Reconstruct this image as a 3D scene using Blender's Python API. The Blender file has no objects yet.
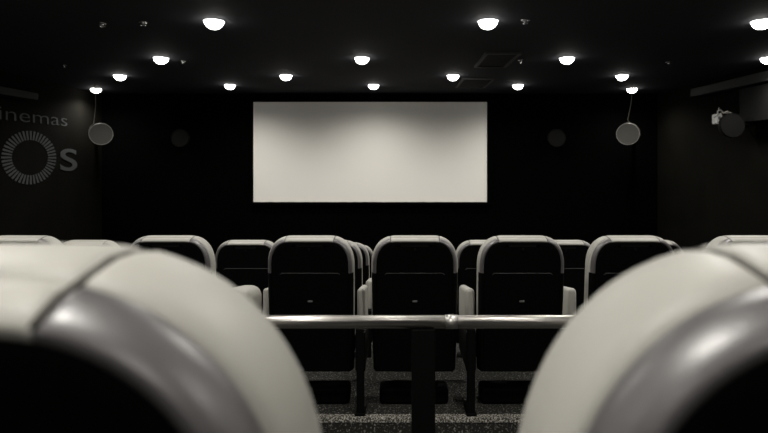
import bpy, bmesh, math, random
from mathutils import Vector, Matrix
random.seed(4)
C = bpy.context.scene.collection
PI = math.pi
EYE = 1.94                      # eye height above the cross aisle
def P(d, px): return (px - 399) / 560 * d      # only used to read positions off the photo, see tables
# ------------------------------------------------------------------ materials
def mat(name, col, rough=.5, metal=0, spec=.5, emit=None, estr=0, noise=None, bump=None, coat=0):
    m = bpy.data.materials.new(name); m.use_nodes = True
    nt = m.node_tree; b = nt.nodes['Principled BSDF']
    b.inputs['Base Color'].default_value = (*col, 1)
    b.inputs['Roughness'].default_value = rough
    b.inputs['Metallic'].default_value = metal
    b.inputs['Specular IOR Level'].default_value = spec
    b.inputs['Coat Weight'].default_value = coat
    if emit:
        b.inputs['Emission Color'].default_value = (*emit, 1)
        b.inputs['Emission Strength'].default_value = estr
    tc = nt.nodes.new('ShaderNodeTexCoord')
    if noise:
        scale, lo, hi, c2 = noise
        n = nt.nodes.new('ShaderNodeTexNoise'); n.inputs['Scale'].default_value = scale
        n.inputs['Detail'].default_value = 3
        r = nt.nodes.new('ShaderNodeValToRGB')
        r.color_ramp.elements[0].position = lo; r.color_ramp.elements[1].position = hi
        r.color_ramp.elements[0].color = (*col, 1); r.color_ramp.elements[1].color = (*c2, 1)
        nt.links.new(tc.outputs['Object'], n.inputs['Vector'])
        nt.links.new(n.outputs['Fac'], r.inputs['Fac'])
        nt.links.new(r.outputs['Color'], b.inputs['Base Color'])
    if bump:
        scale, st, dist = bump
        n = nt.nodes.new('ShaderNodeTexNoise'); n.inputs['Scale'].default_value = scale
        n.inputs['Detail'].default_value = 4
        bp = nt.nodes.new('ShaderNodeBump'); bp.inputs['Strength'].default_value = st
        bp.inputs['Distance'].default_value = dist
        nt.links.new(tc.outputs['Object'], n.inputs['Vector'])
        nt.links.new(n.outputs['Fac'], bp.inputs['Height'])
        nt.links.new(bp.outputs['Normal'], b.inputs['Normal'])
    return m
M = dict(
 leather=mat('cream_leather', (.340,.333,.302), .50, spec=.3, noise=(3,.35,.7,(.362,.354,.322)), bump=(260,.10,.001)),
 vinyl=mat('grey_sheen_vinyl', (.075,.07,.072), .42, spec=1, bump=(30,.15,.002)),
 shell=mat('black_shell', (.002,.002,.002), .6, spec=.03),
 piping=mat('dark_grey_piping', (.05,.05,.05), .45, spec=.3),
 thread=mat('seam_thread', (.07,.066,.06), .7, spec=.1),
 plate=mat('grey_plate', (.10,.10,.10), .4),
 metal=mat('black_metal', (.003,.003,.003), .5, spec=.06),
 steel=mat('brushed_steel', (.50,.48,.45), .28, 1, bump=(400,.05,.0005)),
 steel2=mat('satin_steel', (.45,.44,.42), .38, 1),
 carpet=mat('speckled_carpet', (.022,.022,.020), .95, spec=.05, noise=(75,.56,.72,(.26,.25,.23)), bump=(200,.5,.004)),
 nosing=mat('gritty_lit_nosing', (.06,.058,.05), .9, spec=.1, noise=(90,.47,.62,(.50,.48,.43)), bump=(160,.6,.004)),
 ceiling=mat('black_ceiling', (.036,.037,.042), .85, spec=.06, bump=(6,.15,.01)),
 wall=mat('black_fabric_wall', (.0045,.0043,.0034), .9, spec=.03, noise=(2,.3,.7,(.006,.0058,.0046)), bump=(120,.4,.003)),
 front=mat('black_velvet', (.0015,.0015,.0015), 1, spec=0, bump=(40,.3,.003)),
 screen=mat('matt_white_screen', (.91,.885,.83), .95, spec=.05, bump=(500,.05,.0005)),
 logo=mat('grey_vinyl_graphic', (.06,.065,.065), .7, spec=.1),
 duct=mat('dark_grey_paint', (.022,.022,.022), .6, spec=.15, noise=(1.5,.3,.7,(.028,.028,.028))),
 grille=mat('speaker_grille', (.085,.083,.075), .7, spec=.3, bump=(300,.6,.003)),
 panelgrey=mat('charcoal_panel', (.009,.009,.009), .7, spec=.1),
 dimgrille=mat('shaded_grille', (.0065,.0065,.006), .8, spec=.1, bump=(300,.6,.003)),  # darker copy of the speaker grille, weak light put into the colour
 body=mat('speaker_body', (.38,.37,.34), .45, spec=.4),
 cable=mat('grey_cable', (.22,.21,.18), .6),
 white=mat('white_plastic', (.62,.62,.60), .45),
 chrome=mat('chrome', (.5,.5,.5), .25, 1),
 lampring=mat('lamp_trim', (.30,.30,.30), .4),
 ventwhite=mat('vent_grey', (.05,.05,.05), .6, spec=.2),
 lens=mat('glowing_lens', (1,1,1), .5, emit=(1,.975,.93), estr=18),
)
# ------------------------------------------------------------------ helpers
def link(name, bm, m, parent=None, smooth=False):
    me = bpy.data.meshes.new(name); bmesh.ops.recalc_face_normals(bm, faces=bm.faces[:]); bm.to_mesh(me); bm.free()
    if smooth:
        for p in me.polygons: p.use_smooth = True
    me.materials.append(M[m]); o = bpy.data.objects.new(name, me); C.objects.link(o)
    if parent: o.parent = parent
    return o
def empty(name, loc, label, cat, group=None, rz=0):
    o = bpy.data.objects.new(name, None); C.objects.link(o); o.location = loc; o.rotation_euler = (0,0,rz)
    o.empty_display_size = .1
    tag(o, label, cat, group); return o
def tag(o, label, cat, group=None):
    o['label'] = label; o['category'] = cat
    if group: o['group'] = group
def struct(o): o['kind'] = 'structure'; return o
def box(bm, a, b, bev=0, seg=3):
    vs = [bm.verts.new((x,y,z)) for x in (a[0],b[0]) for y in (a[1],b[1]) for z in (a[2],b[2])]
    fs = [bm.faces.new([vs[i] for i in f]) for f in ((0,1,3,2),(4,6,7,5),(0,4,5,1),(2,3,7,6),(0,2,6,4),(1,5,7,3))]
    if bev:
        es = list({e for f in fs for e in f.edges})
        bmesh.ops.bevel(bm, geom=es, offset=bev, segments=seg, profile=.5, affect='EDGES')
def bx(a, b, bev=0, seg=3):
    bm = bmesh.new(); box(bm, a, b, bev, seg); return bm
def tube(bm, pts, r, n=12, cap=True):
    pts = [Vector(p) for p in pts]; rings = []
    for i, p in enumerate(pts):
        t = (pts[min(i+1,len(pts)-1)] - pts[max(i-1,0)]).normalized()
        up = Vector((0,0,1)) if abs(t.z) < .9 else Vector((0,1,0))
        u = t.cross(up).normalized(); v = t.cross(u)
        rr = r[i] if isinstance(r, (list,tuple)) else r
        rings.append([bm.verts.new(p + u*math.cos(2*PI*k/n)*rr + v*math.sin(2*PI*k/n)*rr) for k in range(n)])
    for a, b in zip(rings, rings[1:]):
        for k in range(n): bm.faces.new((a[k], a[(k+1)%n], b[(k+1)%n], b[k]))
    if cap: bm.faces.new(rings[0]); bm.faces.new(rings[-1])
def lathe(bm, prof, n=32, axis='z'):
    rings = []
    for r, h in prof:
        if r < 1e-6:
            rings.append([bm.verts.new((0,0,h) if axis=='z' else (0,h,0))])
        else:
            rings.append([bm.verts.new((r*math.cos(2*PI*k/n), r*math.sin(2*PI*k/n), h) if axis=='z'
                          else (r*math.cos(2*PI*k/n), h, r*math.sin(2*PI*k/n))) for k in range(n)])
    for a, b in zip(rings, rings[1:]):
        for k in range(n):
            k2 = (k+1)%n
            if len(a)==1 and len(b)==1: continue
            if len(a)==1: bm.faces.new((a[0], b[k], b[k2]))
            elif len(b)==1: bm.faces.new((a[k], a[k2], b[0]))
            else: bm.faces.new((a[k], a[k2], b[k2], b[k]))
def copy_tree(o, parent=None):
    c = o.copy(); C.objects.link(c)
    if parent: c.parent = parent
    for ch in list(o.children): copy_tree(ch, c)
    return c
# ------------------------------------------------------------------ room shell
XL, XR, YB, YF = -6.9, 6.0, -3.2, 13.0
ZC = EYE + 1.54
prof = [(YB,.64),(1.95,.64),(1.95,0),(3.83,0),(3.83,.175),(5.0,.175),(5.0,-.03),(6.2,-.03),(6.2,-.23),(7.4,-.23),(7.4,-.44),(8.6,-.44),(8.6,-.62),(YF+.15,-.62)]
bm = bmesh.new()
L = [bm.verts.new((XL-.15,y,z)) for y,z in prof]; R = [bm.verts.new((XR+.15,y,z)) for y,z in prof]
for i in range(len(prof)-1): bm.faces.new((L[i],R[i],R[i+1],L[i+1]))
lb = [bm.verts.new((XL-.15,y,-.8)) for y in (YB,YF+.15)]; rb = [bm.verts.new((XR+.15,y,-.8)) for y in (YB,YF+.15)]
bm.faces.new((lb[0],lb[1],rb[1],rb[0])); bm.faces.new(L+[lb[1],lb[0]]); bm.faces.new(R+[rb[1],rb[0]])
bm.faces.new((L[0],lb[0],rb[0],R[0])); bm.faces.new((L[-1],R[-1],rb[1],lb[1]))
struct(link('floor', bm, 'carpet'))
struct(link('ceiling', bx((XL-.15,YB-.15,ZC),(XR+.15,YF+.15,ZC+.15)), 'ceiling'))
struct(link('wall_left', bx((XL-.15,YB-.15,-.8),(XL,YF+.15,ZC)), 'wall'))
struct(link('wall_right', bx((XR,YB-.15,-.8),(XR+.15,YF+.15,ZC)), 'wall'))
struct(link('wall_front', bx((XL,YF,-.62),(XR,YF+.15,ZC)), 'front'))
struct(link('wall_back', bx((XL,YB-.15,.0),(XR,YB,ZC)), 'wall'))
# gritty strips on the step edges, colour lightened as if catching light
for i, (y, z) in enumerate([(3.83,.175)]):
    struct(link('trim_%d' % (i+1), bx((XL,y-.006,z-.03),(XR,y+.055,z+.004), .003, 1), 'nosing'))
# ------------------------------------------------------------------ screen
t = empty('cinema_screen', (0,12.9,EYE), 'wide blank white cinema screen on the black front wall', 'screen')
x0, x1, z0, z1 = -3.356, 2.028, -.968, 1.336
bm = bmesh.new(); box(bm, (x0,0,z0),(x1,.02,z1)); link('projection_surface', bm, 'screen', t)
bm = bmesh.new(); w = .07
box(bm,(x0-w,-.02,z1),(x1+w,.08,z1+w)); box(bm,(x0-w,-.02,z0-w),(x1+w,.08,z0)); box(bm,(x0-w,-.02,z0),(x0,.08,z1)); box(bm,(x1,-.02,z0),(x1+w,.08,z1))
link('screen_frame', bm, 'front', t)
# ------------------------------------------------------------------ cinema seat
H, HW, RX, RY = 1.245, .298, .176, .212
ZB = .30
def outline(n_side=40, n_corner=22, n_top=12):
    """list of (x, z, nx, nz, seam) round the back from lower left over the top to lower right"""
    half = []
    for i in range(n_side):
        f = i/n_side; half.append((-HW + .012*(1-f)**2, ZB + (H-RY-ZB)*f, -1, 0, 0))
    for i in range(n_corner+1):
        a = PI/2*i/n_corner; e = 2/2.35
        cx = -(HW-RX) - RX*abs(math.cos(a))**e; cz = (H-RY) + RY*abs(math.sin(a))**e
        n = Vector((-math.cos(a)/RX, math.sin(a)/RY)).normalized()
        half.append((cx, cz, n.x, n.y, 0))
    # the seam sits where the top panel meets the corner panel
    top = [(-.150,1),(-.136,0),(-.12,0)]
    half = [p for p in half if p[0] < -.192 or p[1] < H-RY]
    zz = lambda x: H + .006*(1-(x/.15)**2)-.006
    def zc(x):
        if x > -(HW-RX): return H
        c = min(1,max(0,(-x-(HW-RX))/RX)); a = (1-c**2.35)**(1/2.35); return H-RY+RY*a
    for x, s in ((-.185,0),(-.176,0),(-.172,.25),(-.168,1),(-.164,.25),(-.160,0),(-.151,0),(-.135,0),(-.12,0)):
        half.append((x, zc(x), 0 if s else -.12, .99, s))
    for i in range(1, n_top): half.append((-.12+.12*i/n_top, zc(-.12+.12*i/n_top), 0, 1, 0))
    full = half + [(0,H,0,1,0)] + [(-x,z,-nx,nz,s) for x,z,nx,nz,s in reversed(half)]
    res = []
    for k, (x,z,_,_,sm) in enumerate(full):
        a, b = full[max(k-2,0)], full[min(k+2,len(full)-1)]
        t = Vector((b[0]-a[0], b[1]-a[1])).normalized()
        res.append((x, z, -t.y, t.x, sm))
    return res
OUT = outline()
def sweep(profile, m, name, parent, fill_rear=False, fill_front=False, part=None, hand=0, zlow=.66, zmin=0):
    """profile: list of (inset, y) from the rear to the front"""
    bm = bmesh.new(); rows = []
    for ins, y, g in profile:
        row = []
        for x, z, nx, nz, s in OUT:
            i = ins + g*s
            X, Z = x - nx*i, z - nz*i
            row.append(bm.verts.new((X, y + (H-Z)*.11, Z)))
        rows.append(row)
    for a, b in zip(rows, rows[1:]):
        for k in range(len(a)-1):
            inner = abs(OUT[k][0]+OUT[k+1][0])/2 < .168
            low = (OUT[k][1]+OUT[k+1][1])/2 < zlow
            if hand and hand*(OUT[k][0]+OUT[k+1][0]) < 0: continue
            if (OUT[k][1]+OUT[k+1][1])/2 < zmin: continue
            if part is None or (low if part == 'low' else inner == (part == 'top')): bm.faces.new((a[k],a[k+1],b[k+1],b[k]))
    for flag, row in ((fill_rear, rows[0]), (fill_front, rows[-1])):
        if flag:
            n = len(row); h = n//2
            for k in range(h):
                a, b, c, d = row[k], row[k+1], row[n-2-k], row[n-1-k]
                bm.faces.new((a,b,c,d) if b is not c else (a,b,d))
    # close the underside
    for j, (a, b) in enumerate(zip(rows, rows[1:])):
        if j < 0: pass
    for v in [v for v in bm.verts if not v.link_faces]: bm.verts.remove(v)
    return link(name, bm, m, parent, True)
ZWELT = H-.255
def make_seat():
    t = empty('cinema_chair', (0,0,0), 'x', 'seat')
    g = .006
    sweep([(.022,.036,0),(.014,.038,.0),(.008,.042,g*.6),(.004,.054,g),(.0,.072,g),(0,.095,g),(.004,.122,g),(.018,.146,g),(.045,.160,g),(.066,.165,0)], 'leather', 'back_cushion', t, fill_front=True)
    rim = [(.038,.012,0),(.034,.003,0),(.029,.000,0),(.024,.002,g*.5),(.018,.010,g*.7),(.012,.021,g*.7),(.010,.033,g*.7),(.016,.042,0)]
    sweep(rim, 'leather', 'back_rim_top', t, part='top')
    for sg in (-1, 1): sweep(rim, 'vinyl', 'back_rim_side', t, part='side', hand=sg, zmin=ZWELT)
    cov = [(i, y, 0) for i, y, _ in rim[:-1]]
    k = min(range(len(OUT)//2), key=lambda q: abs(OUT[q][0]+.168))
    for sg in (-1, 1):
        sweep(cov + [(.004,.042,0)], 'shell', 'rim_shade_cover', t, part='low', hand=sg, zlow=ZWELT)  # black piece added to imitate the side rim falling into shade
        sweep([(.004,.042,0),(-.001,.06,0),(-.002,.10,0),(.004,.13,0)], 'shell', 'lower_cover', t, part='low', hand=sg, zlow=.66)
        x, z, nx, nz, _ = OUT[k]
        pts = [(sg*-(x-nx*(i+gg*.55)), y+(H-z+nz*i)*.11, z-nz*(i+gg*.55)) for i, y, gg in
               [(.024,.002,g*.5),(.018,.010,g*.7),(.012,.021,g*.7),(.010,.033,g*.7),(.008,.042,g*.6),(.004,.054,g),(.0,.072,g),(0,.095,g),(.004,.122,g),(.018,.146,g)]]
        bm = bmesh.new(); tube(bm, pts, .0026, 8); link('seam_piping', bm, 'thread', t, True)
    sweep([(.032,.03,0),(.032,.012,0),(.038,.008,0),(.052,.005,0),(.066,.006,0)], 'shell', 'back_panel', t, fill_rear=False, fill_front=True)
    yz = lambda z, o=0: (H-z)*.11 + o
    # welt across the back panel and the small plate under it
    bm = bmesh.new(); zz = H-.249
    tube(bm, [(-.205,.004+yz(zz-.012,.001),zz-.012),(-.19,yz(zz,.0045),zz)] + [(-.19+.38*i/10, yz(zz,.0045), zz) for i in range(1,11)] + [(.205,yz(zz-.012,.005),zz-.012)], .0022, 8)
    link('panel_welt', bm, 'piping', t, True)
    z = H-.444; bm = bx((-.017,yz(z,-.004),z-.006),(.017,yz(z,.003),z+.006),.002,2); link('maker_plate', bm, 'plate', t)
    z = H-.085; bm = bx((-.009,yz(z,-.003),z-.010),(.009,yz(z,.003),z+.010),.002,2); link('number_plate', bm, 'metal', t)
    # seat cushion, underside pan
    bm = bx((-.265,.24,.36),(.265,.67,.52),.05,4); link('seat_cushion', bm, 'leather', t, True)
    bm = bx((-.27,.12,.285),(.27,.60,.37),.03,3); link('seat_pan', bm, 'shell', t, True)
    link('base_box', bx((-.25,.26,0),(.25,.42,.125),.03,4), 'shell', t, True)
    return t
def armrest(t, x, w=.062):
    am = bx((x-w/2,.17,.56),(x+w/2,.60,.862),min(.075,w*.46),5)
    for v in am.verts: v.co.z -= (v.co.y-.17)*.16*(1 if v.co.z > .65 else .2)
    a = link('armrest', am, 'leather', t, True)
    bm = bmesh.new(); box(bm,(x-.027,.20,.03),(x+.027,.60,.565),.008,2)
    bm2 = bx((x-.026,.09,.02),(x+.026,.16,.60),.006,2)
    box(bm2,(x-.026,.10,.54),(x+.026,.30,.60),.006,2); box(bm2,(x-.036,.075,0),(x+.036,.30,.022),.004,2)
    box(bm2,(x-.034,.10,.30),(x+.034,.59,.575),.01,2)
    bm.free(); link('leg', bm2, 'metal', a)
    return a
ROW = {}
bare = make_seat()
def seat(x, y, z, label, group, arms=((.352,.062),), rz=0, first=[True]):
    if first[0]: o = bare; first[0] = False
    else:
        o = bare.copy(); C.objects.link(o)
        for ch in bare_parts: 
            c = ch.copy(); C.objects.link(c); c.parent = o
    o.location = (x,y,z); o.rotation_euler = (0,0,rz); tag(o, label, 'seat', group)
    for ax, aw in arms:
        key = round(aw,3), round(ax,3)
        if key not in ROW:
            ROW[key] = armrest(o, ax, aw)
        else:
            a = ROW[key].copy(); C.objects.link(a); a.parent = o
            for ch in ROW[key].children:
                b = ch.copy(); C.objects.link(b); b.parent = a
    return o
bare_parts = list(bare.children)
def row_x(d, px): return (px-399)/560*d
# foreground pair, right in front of the viewer
seat(-.346, .275, .64, 'out-of-focus cream seat back filling the lower left foreground', 'cinema seats', arms=((-.352,.062),))
seat(.378, .278, .64, 'out-of-focus cream seat back filling the lower right foreground', 'cinema seats', arms=((.352,.062),))
Z2 = .175
G = 'cinema seats'
r2 = [(13,'seat just past the handrail at the far left, cut by the photo edge',((.352,.062),)),
      (165,'seat past the handrail, lower half hidden by the left foreground seat',((.42,.20),)),
      (309,'seat just past the handrail with a wide cream armrest on its left',((.338,.055),(-.330,.05))),
      (415,'seat just past the handrail, directly behind the rail post',((.392,.070),)),
      (523.5,'seat past the handrail, whole back in view, just right of the post seat',((.385,.062),)),
      (636,'seat past the handrail, lower right hidden by the right foreground seat',((.352,.062),)),
      (757,'seat just past the handrail at the far right, cut by the photo edge',((.352,.062),))]
for px, lab, arms in r2: seat(row_x(3.77,px), 3.77, Z2, lab, G, arms)
r3 = [(-2.81,'second-row seat peeking between the two leftmost near seats'),
      (-2.06,'second-row seat, only a sliver showing right of the second near seat'),
      (-1.37,'second-row seat showing in the wide gap between near seats, left'),
      (-.63,'second-row seat, only its curved right edge showing left of the post seat'),
      (.10,'second-row seat behind the post seat, only its corner showing'),
      (.80,'second-row seat, its top showing in the gap right of the post seat'),
      (1.49,'second-row seat, its top showing just above the right foreground seat'),
      (2.28,'rightmost second-row seat, only its corner showing beyond the near seat')]
for x, lab in r3: seat(x, 4.99, -.03, lab, G)
seat(-.63, 6.20, -.23, 'third-row seat, only its thin curved edge showing left of the post seat', G)
seat(-.63, 7.40, -.44, 'fourth-row seat, the farthest, only its curved edge showing left of the post seat', G)
# ------------------------------------------------------------------ handrail
t = empty('guard_rail', (0,1.80,.64), 'polished steel guard rail on a black post across the middle', 'rail')
zr = EYE-.520-.64
bm = bmesh.new(); tube(bm, [(-2.2,0,zr),(.167,0,zr)], .0205, 32); tube(bm, [(.169,0,zr),(2.2,0,zr)], .0205, 32)
link('top_rail', bm, 'steel', t, True)
bm = bmesh.new(); tube(bm, [(.148,0,zr),(.188,0,zr)], .0222, 32); link('coupling', bm, 'steel2', t, True)
for x in (-1.75, .078, 1.75):
    p = link('post', bx((x-.038,-.015,0),(x+.038,.015,zr-.02),.004,2), 'metal', t)
    link('foot_plate', bx((x-.07,-.06,0),(x+.07,.06,.012),.003,2), 'metal', p)
# ------------------------------------------------------------------ ceiling lamps
def make_lamp():
    t = empty('ceiling_lamp', (0,0,ZC), 'x', 'lamp')
    bm = bmesh.new(); lathe(bm, [(.100,0),(.128,0),(.128,-.004),(.118,-.007),(.104,-.006),(.100,0)]); link('trim_ring', bm, 'lampring', t, True)
    bm = bmesh.new(); lathe(bm, [(.105,0)] + [(.105*math.cos(a), -.006-.088*math.sin(a)) for a in [PI/2*i/7 for i in range(7)]] + [(0,-.094)], 28)  # lens domed and enlarged to imitate bloom and give a ceiling halo
    link('lamp_lens', bm, 'lens', t, True)
    ld = bpy.data.lights.new('lamp_light', 'SPOT'); ld.energy = LAMP_W; ld.spot_size = math.radians(164); ld.spot_blend = 1
    ld.shadow_soft_size = .07; ld.color = (1,.965,.90)
    lo = bpy.data.objects.new('lamp_light', ld); C.objects.link(lo); lo.location = (0,0,-.15); lo.parent = t
    return t
LAMP_W = 124
lamp0 = make_lamp()
LG = 'round downlights on the black ceiling'
lamps = [(214,26,6.2,'big bright round ceiling lamp near the top left, largest on the left half'),
 (488,24,6.2,'big bright round ceiling lamp near the top, right of centre'),
 (762,23,6.2,'bright ceiling lamp cut by the right edge near the top right corner'),
 (161,62,8.45,'medium ceiling lamp below and left of the big left lamp'),
 (362,61,8.45,'medium ceiling lamp above the middle of the screen'),
 (567,60,8.45,'medium ceiling lamp right of the screen, below and right of the big centre lamp'),
 (768.5,61,8.45,'ceiling lamp cut by the right edge, the lower of two there'),
 (120,78,10.2,'small ceiling lamp between the medium left lamp and the lamp over the left speaker'),
 (286,78,10.2,'small ceiling lamp above the left part of the screen'),
 (453,77,10.2,'small ceiling lamp above the right part of the screen beside a ceiling vent'),
 (622,77,10.2,'small ceiling lamp just above and left of the one over the right speaker'),
 (230,85,11.5,'tiny ceiling lamp above left of the screen corner'),
 (373.5,84,11.5,'tiny ceiling lamp right above the screen centre'),
 (518,84,11.5,'tiny ceiling lamp above right of the screen corner'),
 (96,91,12.1,'lowest left ceiling lamp, right over the cabled round speaker'),
 (632,90,12.1,'lowest right ceiling lamp, right over the cabled round speaker')]
first = True
for px, py, d, lab in lamps:
    o = lamp0 if first else copy_tree(lamp0); first = False
    o.location = (row_x(d,px), d, ZC); tag(o, lab, 'lamp', LG)
for x, y in [(-3.5,4.1),(-.53,4.1),(2.5,4.1),(-2.03,2.1),(.97,2.1),(4.0,2.1),(-5.0,2.1),(-3.5,.1),(-.53,.1),(2.5,.1),(-2.0,-1.9),(.97,-1.9)]:
    o = copy_tree(lamp0); o.location = (x,y,ZC); tag(o, 'round ceiling lamp overhead or behind the viewer, outside the picture', 'lamp', 'lamps above and behind the viewer')
# ------------------------------------------------------------------ round surround speakers
def speaker(x, y, z, r, label, side, cable=None, wall_x=None, dim=False, rz=0, blen=None):
    t = empty('round_speaker', (x,y,z), label, 'speaker', 'round wall speakers', rz)
    bm = bmesh.new(); lathe(bm, [(0,.12),(r*.7,.12),(r*.93,.10),(r,.06),(r,.0),(r*.985,-.012),(r*.955,-.014),(r*.95,-.004)], 48, 'y')
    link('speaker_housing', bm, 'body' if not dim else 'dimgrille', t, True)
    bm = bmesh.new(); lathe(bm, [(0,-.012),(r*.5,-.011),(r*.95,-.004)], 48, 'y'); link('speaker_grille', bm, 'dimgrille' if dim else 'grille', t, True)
    bm = bmesh.new()
    if wall_x is not None:
        tube(bm, [(0,.11,0),(0,.20,0),((wall_x-x)*.6,.24,0),(wall_x-x,.24,0)], .018, 10)
    else: tube(bm, [(0,.11,0),(0,blen or YF-y-.003,0)], .03, 12)
    link('bracket', bm, 'shell', t, True)
    if cable:
        bm = bmesh.new(); tube(bm, cable, .0075, 8); link('cable', bm, 'cable', t, True)
    return t
r = .225
speaker(-6.12, 11.5, EYE+.534, r, 'round grey speaker at the left, hung by a thin cable under a lamp', -1,
        [(-.215,.05,-.02),(-.222,.03,.07),(-.185,.03,.15),(-.13,.05,.22),(-.115,.07,.35),(-.09,.10,.6),(-.10,.12,1.008)], None, False, .56, 1.44)
speaker(4.70, 11.5, EYE+.534, r, 'round grey speaker at the right, hung by a thin cable under a lamp', 1,
        [(.235,.06,-.04),(.215,.05,.09),(.15,.05,.18),(.02,.06,.235),(-.01,.06,.30),(.05,.09,.6),(.085,.12,1.008)], None, False, -.47, 1.67)
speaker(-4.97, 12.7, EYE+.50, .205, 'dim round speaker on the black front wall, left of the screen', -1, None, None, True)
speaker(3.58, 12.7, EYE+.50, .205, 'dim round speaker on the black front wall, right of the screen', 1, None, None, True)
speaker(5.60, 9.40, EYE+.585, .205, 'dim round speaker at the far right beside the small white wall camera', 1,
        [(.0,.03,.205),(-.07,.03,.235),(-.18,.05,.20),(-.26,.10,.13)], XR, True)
# ------------------------------------------------------------------ small white camera box on the right wall
t = empty('wall_camera', (5.72,10.05,EYE+.75), 'small white box camera on a bracket high on the right wall', 'camera')
link('camera_body', bx((-.065,-.06,-.11),(.055,.08,.075),.02,3), 'white', t, True)
bm = bmesh.new(); lathe(bm, [(0,-.075),(.022,-.075),(.03,-.06),(.03,-.05)],20,'y'); link('camera_lens', bm, 'plate', t, True)
bm = bmesh.new(); tube(bm, [(.0,.0,.07),(.0,.0,.13),(.06,.02,.15),(.12,.03,.10),(.28,.03,.10)], .014, 10)
tube(bm, [(.02,.0,.13),(.02,.0,.19)], .008, 8); link('bracket', bm, 'white', t, True)
# ------------------------------------------------------------------ ducts and panel on the side walls
def duct(x0, x1, y0, y1, z0, z1, label):
    o = link('air_duct', bx((x0,y0,z0),(x1,y1,z1),.01,2), 'duct'); tag(o, label, 'duct'); return o
duct(XL+.004, XL+.2, YB+.1, 10.4, EYE+1.11, EYE+1.24, 'long dark duct high on the left wall above the lettering')
duct(XR-.2, XR-.004, YB+.1, 11.15, EYE+1.25, EYE+1.41, 'long dark duct high on the right wall above the white camera')
o = link('wall_panel', bx((XR-.15,4.2,EYE+.636),(XR,9.63,EYE+1.22),.012,2), 'panelgrey'); tag(o, 'dark grey panel box high on the right wall at the photo edge', 'panel')
# ------------------------------------------------------------------ wall graphic
t = empty('wall_sign', (XL,7.0,EYE), 'faint grey cinema lettering and ray ring on the dark left wall', 'sign')
def wy(px): return 560*(-XL)/(399-px)
bm = bmesh.new(); ya, yb = wy(1), wy(56); cy, cz = (ya+yb)/2, .045; ry, rz = (yb-ya)/2, .50
N = 44
for k in range(N):
    a = 2*PI*k/N; da = 2*PI/N*.27
    q = []
    for rr, s in ((.66,-1),(.66,1),(1,1),(1,-1)):
        aa = a + s*da*(1.15 if rr<1 else 1)
        q.append((cy-7.0+ry*rr*math.cos(aa), cz+rz*rr*math.sin(aa)))
    f = [bm.verts.new((.001,y,z)) for y,z in q]; b = [bm.verts.new((.006,y,z)) for y,z in q]
    bm.faces.new(b); bm.faces.new(f)
    for i in range(4): bm.faces.new((f[i],f[(i+1)%4],b[(i+1)%4],b[i]))
link('ray_ring', bm, 'logo', t)
def text(body, ystart, yend, zbase, height_scale, name, bold=0, body_w=None):
    cu = bpy.data.curves.new(name, 'FONT'); cu.body = body; cu.size = 1; cu.extrude = .003; cu.offset = bold
    ob = bpy.data.objects.new(name, cu); C.objects.link(ob); bpy.context.view_layer.update()
    me = bpy.data.meshes.new_from_object(ob.evaluated_get(bpy.context.evaluated_depsgraph_get()))
    C.objects.unlink(ob); bpy.data.objects.remove(ob)
    xs = [v.co.x for v in me.vertices]; a, b = min(xs), max(xs)
    for v in me.vertices:
        x, y, z = v.co
        v.co = (z+.004, ystart-7.0 + (x-a)/(b-a)*(yend-ystart), zbase + y*height_scale)
    me.materials.clear(); me.materials.append(M['logo'])
    o = bpy.data.objects.new(name, me); C.objects.link(o); o.parent = t; return o
# the first letter runs out of the picture
text('cinemas', wy(0)-.37, wy(67), .70, .36, 'lettering', -.012)
text('S', wy(60), wy(77), -.215, .64, 'large_letter', .012)
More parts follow.
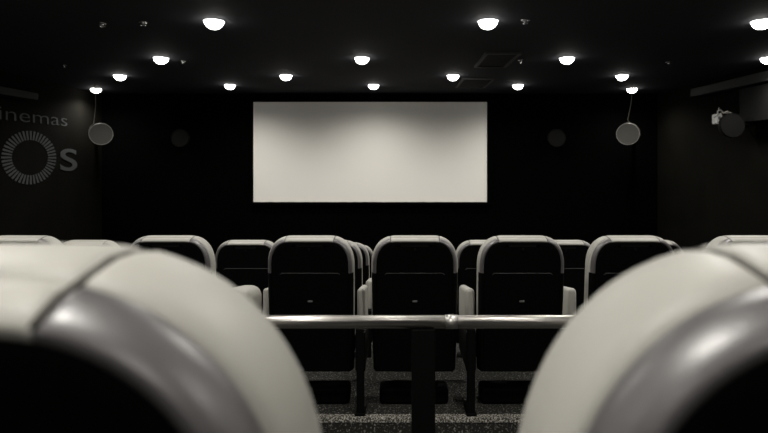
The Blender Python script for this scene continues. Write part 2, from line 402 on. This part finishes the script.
# ------------------------------------------------------------------ ceiling fittings
def frame_vent(name, xa, xb, ya, yb, slats, label, cat):
    t = empty(name, ((xa+xb)/2,(ya+yb)/2,ZC), label, cat); hx, hy = (xb-xa)/2, (yb-ya)/2; w=.045
    bm = bmesh.new(); zt, zb = 0, -.03
    box(bm,(-hx,-hy,zb),(-hx+w,hy,zt)); box(bm,(hx-w,-hy,zb),(hx,hy,zt)); box(bm,(-hx+w,-hy,zb),(hx-w,-hy+w,zt)); box(bm,(-hx+w,hy-w,zb),(hx-w,hy,zt))
    link('vent_frame', bm, 'ventwhite', t)
    if slats:
        bm = bmesh.new()
        for i in range(slats):
            y = -hy+w+(2*hy-2*w)*(i+.5)/slats
            f = [bm.verts.new(p) for p in ((-hx+w,y-.03,-.004),(hx-w,y-.03,-.004),(hx-w,y+.03,-.028),(-hx+w,y+.03,-.028))]
            g = [bm.verts.new(v.co+Vector((0,.006,.003))) for v in f]
            bm.faces.new(f); bm.faces.new(g)
            for k in range(4): bm.faces.new((f[k],f[(k+1)%4],g[(k+1)%4],g[k]))
        link('vent_slats', bm, 'duct', t)
    else: link('hatch_panel', bx((-hx+w,-hy+w,-.012),(hx-w,hy-w,-.001)), 'ceiling', t)
frame_vent('ceiling_hatch', 1.23, 1.75, 7.98, 9.17, 0, 'square hatch frame on the ceiling below the big centre right lamp', 'hatch')
frame_vent('ceiling_vent', 1.18, 1.80, 10.5, 11.75, 5, 'slatted vent in the ceiling above the screen, right of the small lamp', 'vent')
spr = [(102,23,'tiny ceiling sprinkler at the top left, left of its nearest neighbour'),(143,22,'tiny ceiling sprinkler left of the big left lamp'),
 (64,65,'tiny ceiling sprinkler at the far left, level with the medium lamp'),(183,61,'tiny bright sprinkler just right of the medium left lamp'),
 (525,20,'tiny shiny sprinkler right of the big centre lamp'),(521,60,'tiny sprinkler left of the medium right lamp'),
 (669,62,'tiny sprinkler on the ceiling between the right lamps')]
bm = bmesh.new(); lathe(bm, [(0,.002),(.045,.002),(.045,-.006),(.02,-.012),(.012,-.03),(.02,-.035),(.03,-.037),(.03,-.040),(0,-.041)], 20)
s0 = link('sprinkler_head', bm, 'chrome', None, True)
for i,(px,py,lab) in enumerate(spr):
    o = s0
    if i: o = s0.copy(); C.objects.link(o)
    d = 560*1.54/(160-py); o.location = (row_x(d,px), d, ZC); tag(o, lab, 'sprinkler', 'sprinklers on the ceiling')
# ------------------------------------------------------------------ camera, world
cd = bpy.data.cameras.new('camera'); cam = bpy.data.objects.new('camera', cd); C.objects.link(cam)
cd.sensor_width = 36; cd.lens = 26.25; cam.location = (0,0,EYE); cam.rotation_euler = (PI/2,0,0)
cd.shift_x = -(399-384)/768; cd.shift_y = (160-216.5)/768
cd.clip_start = .02
cd.dof.use_dof = True; cd.dof.focus_distance = 3.5; cd.dof.aperture_fstop = 4.2
bpy.context.scene.camera = cam
w = bpy.data.worlds.new('World'); bpy.context.scene.world = w; w.use_nodes = True
w.node_tree.nodes['Background'].inputs[0].default_value = (0,0,0,1)
vs = bpy.context.scene.view_settings
vs.view_transform = 'Standard'; vs.look = 'None'; vs.gamma = 1; vs.use_curve_mapping = False; vs.exposure = 0
